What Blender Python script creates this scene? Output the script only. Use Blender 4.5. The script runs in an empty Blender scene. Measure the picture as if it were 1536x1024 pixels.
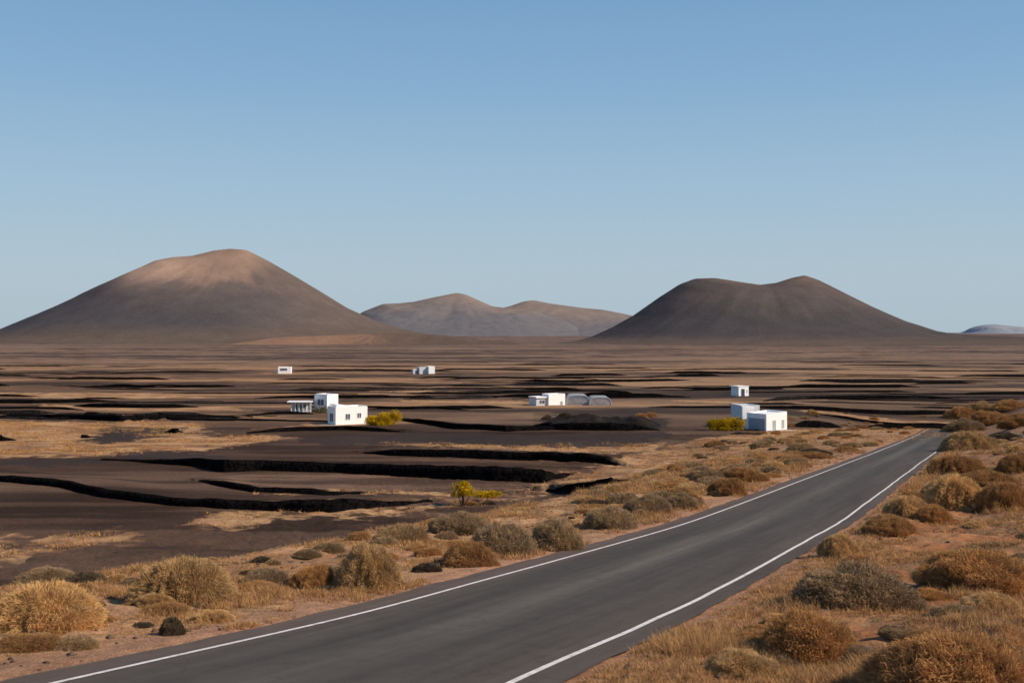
import bpy, math, random
import numpy as np
from mathutils import Vector
random.seed(7)
rng = np.random.default_rng(11)
S = bpy.context.scene
COL = S.collection
F = 1707.0      # focal length in pixels of the 1536 px wide photograph
YH = 497.0      # row of the horizon
CAMZ = 22.0     # camera height above the plain's datum

# ------------------------------------------------------------------ noise
def _hash(ix, iy, seed):
    h = (ix.astype(np.int64) * 374761393 + iy.astype(np.int64) * 668265263 + seed * 1442695041) & 0xffffffff
    h = ((h ^ (h >> 13)) * 1274126177) & 0xffffffff
    h = h ^ (h >> 16)
    return (h & 0xffffff) / float(0xffffff)
def vnoise(x, y, seed=0):
    x = np.asarray(x, float); y = np.asarray(y, float)
    ix = np.floor(x); iy = np.floor(y); fx = x - ix; fy = y - iy
    fx = fx * fx * fx * (fx * (fx * 6 - 15) + 10); fy = fy * fy * fy * (fy * (fy * 6 - 15) + 10)
    a = _hash(ix, iy, seed); b = _hash(ix + 1, iy, seed); c = _hash(ix, iy + 1, seed); d = _hash(ix + 1, iy + 1, seed)
    return (a * (1 - fx) + b * fx) * (1 - fy) + (c * (1 - fx) + d * fx) * fy
def fbm(x, y, octv=4, seed=0, gain=0.5):
    t = 0; amp = 1; s = 0
    for i in range(octv):
        t = t + amp * vnoise(x * 2.03 ** i + 17.3 * i, y * 2.03 ** i - 9.1 * i, seed + i); s += amp; amp *= gain
    return t / s
def sst(a, b, x):
    t = np.clip((x - a) / (b - a), 0, 1); return t * t * (3 - 2 * t)
def lerp(a, b, t): return a + (b - a) * t

# ------------------------------------------------------------------ terrain height (depth H below the camera)
rows = [(1024, 17.44), (925, 25.4), (784, 53.8), (726, 79.7), (683, 125.8), (664, 166.0), (652, 205.0), (643, 235.0)]
pz = [-60.0, 0.0] + [z for _, z in rows] + [250, 262, 285, 330, 400]
ph = [1.0, 3.3] + [(y - YH) * z / F for y, z in rows] + [21.6, 22.9, 22.6, 21.2, 21.6]
_zz = np.linspace(-60, 400, 1841)
_pp = np.interp(_zz, pz, ph)
_k = np.hanning(45); _k /= _k.sum()
_pp = np.convolve(np.pad(_pp, 22, mode='edge'), _k, mode='valid')
_k2 = np.hanning(161); _k2 /= _k2.sum()
_p2 = np.convolve(np.pad(_pp, 80, mode='edge'), _k2, mode='valid')
_wt = np.clip((_zz - 30) / 30, 0, 1) * np.clip((215 - _zz) / 30, 0, 1)
_pp = _pp * (1 - _wt) + _p2 * _wt
def P(Y): return np.interp(Y, _zz, _pp)
def PH(Y): return np.interp(Y, [-500, 130, 160, 212, 300, 500, 1000, 2000, 4000, 30000], [17.5, 17.5, 18, 18.5, 20.2, 22.3, 24, 26, 27, 27])
DX, DY = .393, .9195
def road_s(X, Y):      # signed distance right of the road's centre line
    return (X + 3.5) * DY - (Y - 17.44) * DX
def base_H(X, Y):
    X = np.asarray(X, float); Y = np.asarray(Y, float)
    s = road_s(X, Y)
    p = P(Y); pl = PH(Y)
    sl = -s - 4.1
    w = np.interp(Y, [0, 30, 80, 140, 220], [9.5, 9.5, 8.5, 7, 5])
    fl = np.interp(Y, [0, 60, 140, 220], [15, 17, 26, 32])
    left = lerp(p, pl, sst(0, 1, (sl - w) / fl))
    A = np.interp(Y, [0, 60, 100, 150, 200, 250, 285, 360], [0.0, .35, 1.2, 2.4, 4.0, 5.2, 4.2, 0])
    sr = s - 5.0
    right = p - A * sst(0, 16, sr) - np.clip(sr, 0, 60) * .004
    h = np.where(s < 0, left, right)
    return lerp(h, pl, np.maximum(sst(280, 400, Y) * sst(-4, 20, np.abs(s)), sst(310, 400, Y)))
def noise_H(X, Y):
    s = road_s(X, Y)
    d = np.abs(s) - 4.4
    bank = sst(0, 2.5, d) * (1 - sst(40, 80, np.abs(s)))
    n = (fbm(X / 2.2, Y / 2.2, 4, 5) - .5) * (.42 + .35 * (s > 0)) + (fbm(X / .5, Y / .5, 2, 9) - .5) * .10
    far = sst(40, 90, np.abs(s)) 
    n2 = (fbm(X / 30, Y / 30, 3, 15) - .5) * 1.0 * far * sst(250, 500, Y)
    n3 = (fbm(X / 6, Y / 6, 3, 25) - .5) * .25 * far
    r = np.hypot(X, Y)
    return -(bank * n * (1 - sst(150, 300, r)) + n2 + n3)

def px2g(x, y, hf=base_H, zmin=10, zmax=6000):
    """where the ray through a picture position meets the ground: (X, Y)"""
    Yr = np.exp(np.linspace(math.log(zmin), math.log(zmax), 6000))
    Xr = (x - 768) / F * Yr
    d = hf(Xr, Yr) - (y - YH) / F * Yr
    i = np.argmax(d <= 0)
    if d[i] > 0: i = len(Yr) - 1
    return float(Xr[i]), float(Yr[i])
def poly_g(pts): return np.array([px2g(*p) for p in pts])
# points on the plain ignore the bank in front of it
def plain_H(X, Y): return PH(Y) + 0 * X
def poly_p(pts):
    out = []
    for x, y in pts:
        Y = np.linspace(60, 1500, 20000); i = np.argmax(PH(Y) <= (y - YH) / F * Y)
        out.append(((x - 768) / F * Y[i], Y[i]))
    return np.array(out)

# retaining walls of the sunken fields: base line in the plain, height, length of the raised ground behind
terr = [
 ('long low black stone wall curving across the dark fields at left', [(-60,716),(0,723),(90,731),(150,746),(250,757),(340,764),(430,767),(500,767),(570,761),(650,753)], [.5,.55,.6,.65,.6,.65,.8,1.0,.7,.2], 12),
 ('tall black retaining wall behind the lens shaped dark field', [(150,690),(230,695),(290,700),(335,709),(390,706),(500,709),(640,717),(740,722),(820,723),(862,711)], [.1,.35,.9,1.4,1.15,1.0,1.35,1.5,1.4,.3], 11),
 ('straight black stone wall below the pale verge near the valley middle', [(543,679),(580,683),(700,687),(800,690),(900,695),(928,699)], [.3,.8,1.0,1.0,1.1,.4], 12),
 ('short black wall in the corner below the roadside slope', [(818,737),(870,748),(915,754),(950,751)], [.7,1.1,1.1,.5], 7),
 ('black stone wall along the far side of the grassy left fields', [(-40,627),(60,627),(180,632),(262,629),(380,626)], [.7,.8,1.2,.9,.4], 10),
 ('very low black wall edging the near side of the lens shaped field', [(296,722),(330,730),(380,738),(470,742),(540,743)], [.3,.4,.35,.3,.15], 5),
 ('black wall running from the yellow bush towards the dark mound', [(598,630),(680,643),(760,647),(870,643)], [.6,.9,.9,.5], 10),
 ('thin black wall under the terrace of the two windowed white house', [(372,650),(450,646),(520,645),(600,648)], [.35,.6,.65,.4], 8),
]
for i, t in enumerate(terr):
    g = poly_p(t[1])
    terr[i] = (t[0], g, np.array(t[2]), t[3])
def seg_info(X, Y, g, hh):
    """distance to polyline, signed far side, interpolated height"""
    best = np.full(X.shape, 1e9); side = np.zeros(X.shape); hgt = np.zeros(X.shape); endf = np.ones(X.shape)
    for k in range(len(g) - 1):
        a, b = g[k], g[k + 1]; d = b - a; L2 = d @ d
        tr = ((X - a[0]) * d[0] + (Y - a[1]) * d[1]) / L2
        t = np.clip(tr, 0, 1)
        dist = np.hypot(X - a[0] - t * d[0], Y - a[1] - t * d[1])
        sd = np.sign((Y - a[1]) * d[0] - (X - a[0]) * d[1])
        m = dist < best
        best = np.where(m, dist, best); side = np.where(m, sd, side); hgt = np.where(m, lerp(hh[k], hh[k + 1], t), hgt)
        over = np.zeros(X.shape)
        if k == 0: over = np.clip(-tr, 0, None) * math.sqrt(L2)
        if k == len(g) - 2: over = np.maximum(over, np.clip(tr - 1, 0, None) * math.sqrt(L2))
        endf = np.where(m, 1 - sst(0, 5, over), endf)
    return best, side, hgt, endf
def step_up(X, Y):
    r = np.zeros(np.shape(X))
    X = np.asarray(X, float); Y = np.asarray(Y, float)
    for lab, g, hh, ramp in terr:
        m = (X > g[:, 0].min() - 20) & (X < g[:, 0].max() + 20) & (Y > g[:, 1].min() - 3) & (Y < g[:, 1].max() + ramp + 3)
        if not np.any(m): continue
        if X.ndim == 0:
            d, sd, h, e = seg_info(X[None], Y[None], g, hh); r = r + (h * e * sst(.45, 1.05, d * sd) * (1 - sst(2, ramp, d)))[0]
        else:
            d, sd, h, e = seg_info(X[m], Y[m], g, hh)
            r[m] += h * e * sst(.45, 1.05, d * sd) * (1 - sst(2, ramp, d))
    return r
def ground_z(X, Y):
    X = np.asarray(X, float); Y = np.asarray(Y, float)
    s = np.abs(road_s(X, Y) + .13)
    onroad = (1 - sst(4.08, 4.5, s)) * (1 - sst(255, 262, Y)) 
    z = CAMZ - base_H(X, Y) - noise_H(X, Y) * (1 - onroad) + step_up(X, Y)
    return z - .05 * onroad
def gz(x, y): return float(ground_z(np.array([x]), np.array([y]))[0])

# ------------------------------------------------------------------ materials
def new_mat(name):
    m = bpy.data.materials.new(name); m.use_nodes = True
    nt = m.node_tree; nt.nodes.clear()
    out = nt.nodes.new('ShaderNodeOutputMaterial'); b = nt.nodes.new('ShaderNodeBsdfPrincipled')
    nt.links.new(b.outputs[0], out.inputs[0])
    b.inputs['Roughness'].default_value = .9
    b.inputs['Specular IOR Level'].default_value = .15
    return m, nt, b
def N(nt, t, **kw):
    n = nt.nodes.new(t)
    for k, v in kw.items(): setattr(n, k, v)
    return n
def L(nt, a, b): nt.links.new(a, b)
def ramp(nt, fac, stops):
    r = N(nt, 'ShaderNodeValToRGB'); cr = r.color_ramp
    while len(cr.elements) < len(stops): cr.elements.new(.5)
    for e, (p, c) in zip(cr.elements, stops): e.position = p; e.color = (*c, 1)
    L(nt, fac, r.inputs[0]); return r.outputs[0]
def noise(nt, vec, scale, detail=4, rough=.55, dim='3D'):
    n = N(nt, 'ShaderNodeTexNoise'); n.inputs['Scale'].default_value = scale
    n.inputs['Detail'].default_value = detail; n.inputs['Roughness'].default_value = rough
    if vec is not None: L(nt, vec, n.inputs['Vector'])
    return n.outputs['Fac']
def mapping(nt, vec, scale=(1, 1, 1), rotz=0, rot=None):
    m = N(nt, 'ShaderNodeMapping'); m.inputs['Scale'].default_value = scale
    m.inputs['Rotation'].default_value = rot or (0, 0, rotz); L(nt, vec, m.inputs['Vector']); return m.outputs[0]
def mul(nt, c, f, fac=1.0):
    x = N(nt, 'ShaderNodeMix', data_type='RGBA', blend_type='MULTIPLY'); x.inputs[0].default_value = fac
    L(nt, c, x.inputs[6]); L(nt, f, x.inputs[7]); return x.outputs[2]
def mixc(nt, fac, a, b):
    x = N(nt, 'ShaderNodeMix', data_type='RGBA')
    for v, k in ((fac, 0), (a, 6), (b, 7)):
        if isinstance(v, (int, float)): x.inputs[k].default_value = v
        elif isinstance(v, tuple): x.inputs[k].default_value = (*v, 1)
        else: L(nt, v, x.inputs[k])
    return x.outputs[2]
def bump(nt, b, h, dist, strength=1):
    n = N(nt, 'ShaderNodeBump'); n.inputs['Distance'].default_value = dist; n.inputs['Strength'].default_value = strength
    L(nt, h, n.inputs['Height']); L(nt, n.outputs[0], b.inputs['Normal'])
def gray(v): return (v, v, v)
def coords(nt): return N(nt, 'ShaderNodeTexCoord').outputs['Object']
def simple(name, c, rough=.9, var=.15, scale=3.0, bumpd=0):
    m, nt, b = new_mat(name); co = coords(nt)
    n = noise(nt, co, scale, 5)
    c1 = tuple(v * (1 - var) for v in c); c2 = tuple(min(1, v * (1 + var)) for v in c)
    L(nt, ramp(nt, n, [(.3, c1), (.7, c2)]), b.inputs['Base Color'])
    b.inputs['Roughness'].default_value = rough
    if bumpd: bump(nt, b, n, bumpd)
    return m

def ground_mat():
    m, nt, b = new_mat('volcanic_ground')
    at = N(nt, 'ShaderNodeAttribute', attribute_name='Col')
    co = coords(nt)
    n1 = noise(nt, co, 2.6, 7, .65); n2 = noise(nt, co, 14, 5, .65); n3 = noise(nt, co, .09, 4, .6)
    c = mul(nt, at.outputs['Color'], ramp(nt, n1, [(.28, gray(.62)), (.72, gray(1.3))]))
    c = mul(nt, c, ramp(nt, n2, [(.3, gray(.72)), (.7, gray(1.22))]))
    c = mul(nt, c, ramp(nt, n3, [(.3, gray(.86)), (.7, gray(1.12))]))
    L(nt, c, b.inputs['Base Color'])
    b.inputs['Specular IOR Level'].default_value = .05
    a = N(nt, 'ShaderNodeMath', operation='ADD'); L(nt, n1, a.inputs[0]); L(nt, n2, a.inputs[1])
    bump(nt, b, a.outputs[0], .09, .8)
    return m
def asphalt_mat():
    m, nt, b = new_mat('asphalt')
    uv = N(nt, 'ShaderNodeUVMap').outputs[0]; co = coords(nt)
    sx = N(nt, 'ShaderNodeSeparateXYZ'); L(nt, uv, sx.inputs[0])
    wob = N(nt, 'ShaderNodeMath', operation='MULTIPLY_ADD')
    L(nt, noise(nt, mapping(nt, uv, (3, .05, 1)), 1, 4), wob.inputs[0]); wob.inputs[1].default_value = .05
    L(nt, sx.outputs[0], wob.inputs[2])
    c = ramp(nt, wob.outputs[0], [(0.02, (.115, .082, .060)), (.13, (.105, .077, .062)), (.18, (.082, .067, .052)), (.33, (.069, .058, .046)), (.47, (.112, .095, .075)),
                                   (.60, (.069, .058, .046)), (.80, (.080, .065, .050)), (.93, (.096, .074, .057)), (1, (.092, .070, .054))])
    streak = noise(nt, mapping(nt, uv, (26, .12, 1)), 1, 5, .6)
    patch = noise(nt, mapping(nt, uv, (5, .035, 1)), 1, 4, .5)
    c = mul(nt, c, ramp(nt, streak, [(.3, gray(.84)), (.7, gray(1.16))]))
    c = mul(nt, c, ramp(nt, patch, [(.3, gray(.82)), (.7, gray(1.2))]))
    g = noise(nt, co, 70, 3, .7)
    c = mul(nt, c, ramp(nt, g, [(.3, gray(.72)), (.7, gray(1.3))]))
    c = mul(nt, c, ramp(nt, noise(nt, co, 1.5, 6, .7), [(.3, gray(.88)), (.7, gray(1.1))]))
    vv = N(nt, 'ShaderNodeTexVoronoi', feature='DISTANCE_TO_EDGE'); vv.inputs['Scale'].default_value = .35
    wv = N(nt, 'ShaderNodeVectorMath', operation='MULTIPLY_ADD'); nz = N(nt, 'ShaderNodeTexNoise'); nz.inputs['Scale'].default_value = 1.3; nz.inputs['Detail'].default_value = 6
    L(nt, co, nz.inputs['Vector']); L(nt, nz.outputs['Color'], wv.inputs[0]); wv.inputs[1].default_value = (1.6, 1.6, 1.6); L(nt, co, wv.inputs[2]); L(nt, wv.outputs[0], vv.inputs['Vector'])
    c = mul(nt, c, ramp(nt, vv.outputs['Distance'], [(0, gray(.8)), (.006, gray(.9)), (.012, gray(1))]))
    L(nt, c, b.inputs['Base Color']); b.inputs['Roughness'].default_value = .85
    bump(nt, b, g, .006, .8)
    return m
def paint_mat():
    m, nt, b = new_mat('road_paint'); co = coords(nt)
    n = noise(nt, co, 5, 6, .75)
    L(nt, ramp(nt, n, [(.30, (.20, .16, .13)), (.42, (.62, .56, .49)), (.7, (.86, .81, .74))]), b.inputs['Base Color'])
    return m
def basalt_mat(k=1.0, nm='basalt'):
    m, nt, b = new_mat(nm); co = coords(nt)
    v = N(nt, 'ShaderNodeTexVoronoi'); v.inputs['Scale'].default_value = 2.6; L(nt, co, v.inputs['Vector'])
    c = ramp(nt, v.outputs['Distance'], [(0, (.010 * k, .0085 * k, .008 * k)), (.5, (.006 * k, .005 * k, .005 * k)), (.8, (.002, .002, .002))])
    c = mul(nt, c, ramp(nt, noise(nt, co, .7, 5), [(.3, gray(.6)), (.7, gray(1.6))]))
    L(nt, c, b.inputs['Base Color']); b.inputs['Roughness'].default_value = .95; b.inputs['Specular IOR Level'].default_value = .0
    bump(nt, b, v.outputs['Distance'], -.1, .6)
    return m
def blade_mat(name, c_lo, c_hi, transl=.25):
    m, nt, b = new_mat(name)
    at = N(nt, 'ShaderNodeAttribute', attribute_name='Var')
    oi = N(nt, 'ShaderNodeObjectInfo')
    co = coords(nt)
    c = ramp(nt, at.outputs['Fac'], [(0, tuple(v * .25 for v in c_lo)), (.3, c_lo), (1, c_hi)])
    c = mul(nt, c, ramp(nt, noise(nt, co, 3.5, 3), [(.3, (.66, .64, .60)), (.7, (1.2, 1.2, 1.2))]))
    c = mul(nt, c, ramp(nt, oi.outputs['Random'], [(0, (.82, .81, .80)), (.5, (1, 1, 1)), (1, (1.15, 1.1, 1.0))]))
    L(nt, c, b.inputs['Base Color']); b.inputs['Specular IOR Level'].default_value = .1
    out = nt.nodes['Material Output']
    tr = N(nt, 'ShaderNodeBsdfTranslucent'); L(nt, c, tr.inputs['Color'])
    mx = N(nt, 'ShaderNodeMixShader'); mx.inputs[0].default_value = transl
    L(nt, b.outputs[0], mx.inputs[1]); L(nt, tr.outputs[0], mx.inputs[2]); L(nt, mx.outputs[0], out.inputs[0])
    return m
def hill_mat(name, low, mid, high, zlo, zhi, patch=None):
    m, nt, b = new_mat(name)
    at = N(nt, 'ShaderNodeAttribute', attribute_name='Col')
    co = coords(nt)
    c = mul(nt, at.outputs['Color'], ramp(nt, noise(nt, co, .02, 7, .6), [(.3, gray(.88)), (.7, gray(1.12))]))
    c = mul(nt, c, ramp(nt, noise(nt, co, .16, 5, .65), [(.3, gray(.9)), (.7, gray(1.1))]))
    L(nt, c, b.inputs['Base Color']); b.inputs['Specular IOR Level'].default_value = 0
    bump(nt, b, noise(nt, co, .03, 7, .6), 3, .5)
    return m
M = dict(
    ground=ground_mat(), asphalt=asphalt_mat(), paint=paint_mat(), basalt=basalt_mat(), basalt_brown=basalt_mat(3.2, 'brown_basalt'),
    straw=blade_mat('golden_dry_grass', (.44, .27, .115), (.86, .57, .27)),
    greyb=blade_mat('grey_brown_twigs', (.27, .178, .095), (.57, .395, .22)),
    brownb=blade_mat('brown_twigs', (.32, .162, .062), (.64, .36, .145)),
    darkb=blade_mat('dark_scrub', (.07, .053, .036), (.20, .15, .095)),
    yellow=blade_mat('yellow_leaves', (.40, .25, .006), (.78, .52, .015), .35),
    olive=blade_mat('olive_leaves', (.10, .085, .02), (.26, .21, .04), .3),
    grass=blade_mat('roadside_grass', (.44, .24, .10), (.74, .45, .20)),
    white=simple('white_plaster', (.90, .88, .84), .8, .06, 1.2, .01),
    white2=simple('pale_grey_plaster', (.60, .60, .59), .8, .12, 1.0, .01),
    window=simple('window_glass', (.10, .12, .15), .25, .3, .8),
    greyp=simple('grey_shutter', (.34, .35, .38), .6, .1, 1),
    door=simple('dark_blue_door', (.05, .06, .10), .5, .2, 1),
    stone=simple('terrace_stone', (.42, .30, .20), .9, .3, 2, .04),
    bark=simple('dark_bark', (.035, .025, .018), .9, .3, 6, .02),
    rock=simple('dark_lava_rock', (.016, .011, .009), .95, .6, .5, .3),
    hill=hill_mat('cinder_slope', 0, 0, 0, 0, 0),
)
def greenhouse_mat():
    m, nt, b = new_mat('greenhouse_film'); co = coords(nt)
    L(nt, ramp(nt, noise(nt, mapping(nt, co, (.4, 1, .3)), 1.6, 4), [(.3, (.22, .24, .27)), (.7, (.46, .49, .52))]), b.inputs['Base Color'])
    b.inputs['Roughness'].default_value = .45
    out = nt.nodes['Material Output']; tp = N(nt, 'ShaderNodeBsdfTransparent'); mx = N(nt, 'ShaderNodeMixShader')
    mx.inputs[0].default_value = .35; L(nt, b.outputs[0], mx.inputs[1]); L(nt, tp.outputs[0], mx.inputs[2]); L(nt, mx.outputs[0], out.inputs[0])
    return m
M['film'] = greenhouse_mat()

# ------------------------------------------------------------------ mesh helpers
def mesh_np(name, verts, faces, mat, smooth=False, attrs=None, colors=None, uvs=None):
    """verts (n,3), faces (m,k) array with one k"""
    me = bpy.data.meshes.new(name)
    verts = np.asarray(verts, np.float32); faces = np.asarray(faces, np.int32)
    n, k = faces.shape
    me.vertices.add(len(verts)); me.vertices.foreach_set('co', verts.ravel())
    me.loops.add(n * k); me.loops.foreach_set('vertex_index', faces.ravel())
    me.polygons.add(n); me.polygons.foreach_set('loop_start', np.arange(0, n * k, k, dtype=np.int32))
    me.polygons.foreach_set('loop_total', np.full(n, k, np.int32))
    if smooth: me.polygons.foreach_set('use_smooth', np.ones(n, bool))
    me.update(calc_edges=True)
    if attrs is not None:
        a = me.attributes.new('Var', 'FLOAT', 'POINT'); a.data.foreach_set('value', np.asarray(attrs, np.float32))
    if colors is not None:
        a = me.attributes.new('Col', 'FLOAT_COLOR', 'POINT')
        c4 = np.ones((len(verts), 4), np.float32); c4[:, :3] = colors; a.data.foreach_set('color', c4.ravel())
    if uvs is not None:
        u = me.uv_layers.new(name='UVMap'); u.data.foreach_set('uv', np.asarray(uvs, np.float32)[faces.ravel()].ravel())
    me.materials.append(mat)
    return me
def link(name, me, parent=None, loc=None, rz=0, label=None, cat=None, group=None, kind=None):
    o = bpy.data.objects.new(name, me); COL.objects.link(o)
    if parent: o.parent = parent
    if loc is not None: o.location = loc
    o.rotation_euler.z = rz
    for k, v in (('label', label), ('category', cat), ('group', group), ('kind', kind)):
        if v: o[k] = v
    return o
def grid_faces(nr, nc):
    a = np.arange(nr * nc).reshape(nr, nc)
    return np.stack([a[:-1, :-1], a[:-1, 1:], a[1:, 1:], a[1:, :-1]], -1).reshape(-1, 4)
class MB:
    def __init__(s): s.v = []; s.f = []
    def box(s, x0, x1, y0, y1, z0, z1):
        b = len(s.v)
        s.v += [(x0, y0, z0), (x1, y0, z0), (x1, y1, z0), (x0, y1, z0), (x0, y0, z1), (x1, y0, z1), (x1, y1, z1), (x0, y1, z1)]
        s.f += [tuple(b + i for i in q) for q in ((0, 3, 2, 1), (4, 5, 6, 7), (0, 1, 5, 4), (1, 2, 6, 5), (2, 3, 7, 6), (3, 0, 4, 7))]
        return s
    def quad(s, *p):
        b = len(s.v); s.v += list(p); s.f.append(tuple(range(b, b + len(p)))); return s
    def build(s, name, mat, parent=None, **kw):
        me = bpy.data.meshes.new(name); me.from_pydata(s.v, [], s.f); me.materials.append(mat); me.update()
        return link(name, me, parent, **kw)

# ------------------------------------------------------------------ ground sheet
def pip(X, Y, poly):
    m = np.zeros(X.shape, bool); n = len(poly)
    bb = (X > poly[:, 0].min()) & (X < poly[:, 0].max()) & (Y > poly[:, 1].min()) & (Y < poly[:, 1].max())
    x = X[bb]; y = Y[bb]; r = np.zeros(x.shape, bool); j = n - 1
    for i in range(n):
        xi, yi = poly[i]; xj, yj = poly[j]
        c = ((yi > y) != (yj > y)) & (x < (xj - xi) * (y - yi) / (yj - yi + 1e-12) + xi)
        r ^= c; j = i
    m[bb] = r; return m
tan_polys = [poly_p(p) for p in [
    [(-60,630),(180,635),(135,655),(165,668),(110,676),(-60,686)],
    [(185,630),(300,634),(302,656),(400,652),(425,658),(300,676),(170,682),(-60,688),(-60,678),(150,670),(215,657),(170,645)],
    [(40,822),(70,806),(110,800),(190,795),(222,802),(150,818),(90,826)],
    [(275,790),(300,775),(340,768),(400,769),(500,764),(520,770),(400,777),(340,793)],
    [(-60,800),(0,812),(35,828),(10,842),(-60,846)],
    [(380,738),(500,736.5),(700,741),(700,745),(500,741),(380,741)],
    [(490,773),(560,765),(640,758),(700,748),(760,740),(820,733),(825,737),(765,746),(700,756),(640,764),(560,772),(500,778)],
    [(560,665),(620,668),(760,674),(930,679),(960,676),(1000,668),(1000,664),(760,669),(620,662)],
    [(810,732),(862,711),(935,695),(945,682),(1010,668),(1065,656),(1120,650),(1200,642),(1330,631),(1420,629),(1420,655),(1300,700),(1000,800),(940,742)],
    [(380,644),(470,636),(550,636),(550,639),(470,641),(380,648)],
    [(600,600),(760,600),(800,603),(800,606),(700,604),(600,606)],
    [(1190,613.5),(1300,614.5),(1432,617),(1432,619.5),(1300,617),(1190,615.5)],
    [(560,585),(760,588),(760,590),(560,587)],[(1020,600),(1200,603),(1200,606),(1020,603)],[(-20,588),(200,590),(330,596),(200,598),(-20,594)],[(60,606),(340,610),(380,617),(180,616),(60,613)],
    [(1190,643),(1260,636),(1300,632),(1340,632),(1300,646),(1190,650)],
]]
dark_polys = [poly_p(p) for p in [
    [(165,676),(250,674),(318,680),(335,700),(260,693),(180,690)],  # shaded slope, its shadow painted as darker ground
    [(800,645),(830,618),(960,616),(1000,630),(990,645)],
    [(-60,690),(150,688),(180,694),(80,698),(-60,697)],
    [(600,648),(800,652),(1000,646),(1010,655),(700,660),(600,655)],
    [(115,664),(150,650),(185,640),(262,641),(276,646),(240,655),(190,664)],
    [(440,655),(560,650),(800,655),(1010,655),(930,672),(760,668),(620,664),(480,668)],
]]
plots = [(poly_p(p), k_) for p, k_ in [
    ([(300,722),(330,716),(400,707),(500,709),(700,720),(860,716),(820,728),(700,742),(480,740),(380,736)], 1.42),
    ([(330,664),(440,652),(560,652),(545,676),(600,686),(850,692),(850,703),(660,697),(500,690),(430,685),(320,677)], 1.38),
    ([(-60,724),(90,733),(250,759),(500,768),(480,771),(330,768),(250,790),(0,806),(-60,800)], 1.18),
    ([(640,628),(800,618),(800,640),(700,640)], 1.3), ([(600,690),(900,699),(900,694),(700,688)], 1.2),
    ([(480,776),(640,764),(820,742),(940,756),(800,775),(500,815),(200,845),(100,850),(250,800)], .88)]]
def ground_color(X, Y):
    r = np.hypot(X, Y); s = road_s(X, Y)
    def c(*v): return np.array(v)[None, :]
    n_a = fbm(X / 5, Y / 2.6, 4, 31)[:, None]; n_b = fbm(X / 1.1, Y / .9, 4, 41)[:, None]; n_c = fbm(X / 40, Y / 22, 4, 51)[:, None]
    dark = lerp(c(.062, .0345, .021), c(.112, .066, .042), sst(.35, .65, n_c))
    dark = dark * lerp(.60, 1.25, sst(.35, .65, fbm(X / 26, Y / 3.4, 5, 33)))[:, None]
    tan = lerp(c(.30, .155, .075), c(.48, .28, .135), sst(.35, .65, n_a))
    bank = lerp(c(.40, .205, .100), c(.50, .285, .140), sst(.38, .62, n_a)) * lerp(c(1, 1, 1), c(.86, .72, .62), (s > 0)[:, None] * 1.0)
    bank = lerp(bank, c(.26, .160, .085), .7 * sst(.50, .66, n_b))
    # farther slopes are greyer, scrubbier
    gy = lerp(c(.27, .160, .092), c(.39, .225, .122), sst(.35, .65, n_a))
    bank = lerp(bank, gy, sst(70, 160, r)[:, None] * .75)
    # far plain: patchwork of brown earth, dry grass and dark cinder fields
    wx = X + (fbm(X / 60, Y / 60, 3, 71) - .5) * 60; wy = Y + (fbm(X / 60, Y / 60, 3, 81) - .5) * 30
    p1 = fbm(wx / 95, wy / 26, 4, 61); p2 = fbm(wx / 320, wy / 70, 4, 65); p3 = fbm(wx / 700, wy / 190, 3, 67); p4 = fbm(wx / 45, wy / 6.5, 3, 69)
    pm = .38 * p1 + .27 * p2 + .12 * p3 + .23 * p4
    k = lambda a, b: sst(a, b, pm)[:, None]
    far = lerp(c(.060, .040, .028), c(.150, .092, .057), k(.40, .46))
    far = lerp(far, c(.34, .20, .105), k(.50, .57))
    left = sst(60, -120, X)[:, None]
    far = lerp(far, far * c(1.06, .98, .9), left)
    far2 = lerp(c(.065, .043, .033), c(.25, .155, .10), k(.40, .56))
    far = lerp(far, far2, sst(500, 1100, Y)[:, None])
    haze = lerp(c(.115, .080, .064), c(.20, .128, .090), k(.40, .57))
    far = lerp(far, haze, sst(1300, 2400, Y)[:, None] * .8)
    col = lerp(dark, far, sst(205, 245, Y + 10 * (n_c[:, 0] - .5))[:, None])
    jx = (fbm(X / 3.5, Y / 3.5, 3, 91) - .5) * 7; jy = (fbm(X / 3.5, Y / 3.5, 3, 95) - .5) * 7
    for p, k_ in plots: col = col * lerp(1, k_, .5 * pip(X + jx * .3, Y + jy * .3, p) + .5 * pip(X - jx * .3, Y - jy * .2, p))[:, None]
    tm = np.zeros(X.shape)
    for p in tan_polys:
        q = 0
        for qi, (ka, kb) in enumerate(((.6, 1.0), (1.1, 1.7), (-.8, -1.1), (1.6, -1.5))):
            q = q + pip(X + jx * ka, Y + jy * kb, p).astype(float) / 4
        tm = np.maximum(tm, q)
    dm = np.zeros(X.shape)
    for p in dark_polys: dm = np.maximum(dm, pip(X + jx, Y + jy, p).astype(float))
    col = lerp(col, tan, sst(.15, .95, tm * 1.0 + (n_b[:, 0] - .5) * 1.1 * (tm > 0) + (n_a[:, 0] - .5) * .8 * (tm > 0))[:, None])
    col = lerp(col, c(.050, .035, .028), (dm * .9)[:, None])
    w = np.interp(Y, [0, 30, 80, 140, 220], [9.5, 9.5, 8.5, 7, 5]) + np.interp(Y, [0, 60, 140, 220], [9, 8, 8, 8])
    sl = -s - 4.1
    bm = np.where(s < 0, 1 - sst(w - 1.5, w + 1.5, sl + jx * .4), 1 - sst(75, 110, s)) * (1 - sst(265, 300, Y))
    col = lerp(col, bank, bm[:, None])
    # worn earth strip right beside the asphalt
    d = np.abs(s) - 4.1
    col = lerp(col, c(.40, .215, .125) * (.9 + .25 * n_b), ((1 - sst(.6, 2.2, d + 1.2 * (n_a[:, 0] - .5))) * (1 - sst(230, 250, Y)) * .85)[:, None])
    return col
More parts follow.
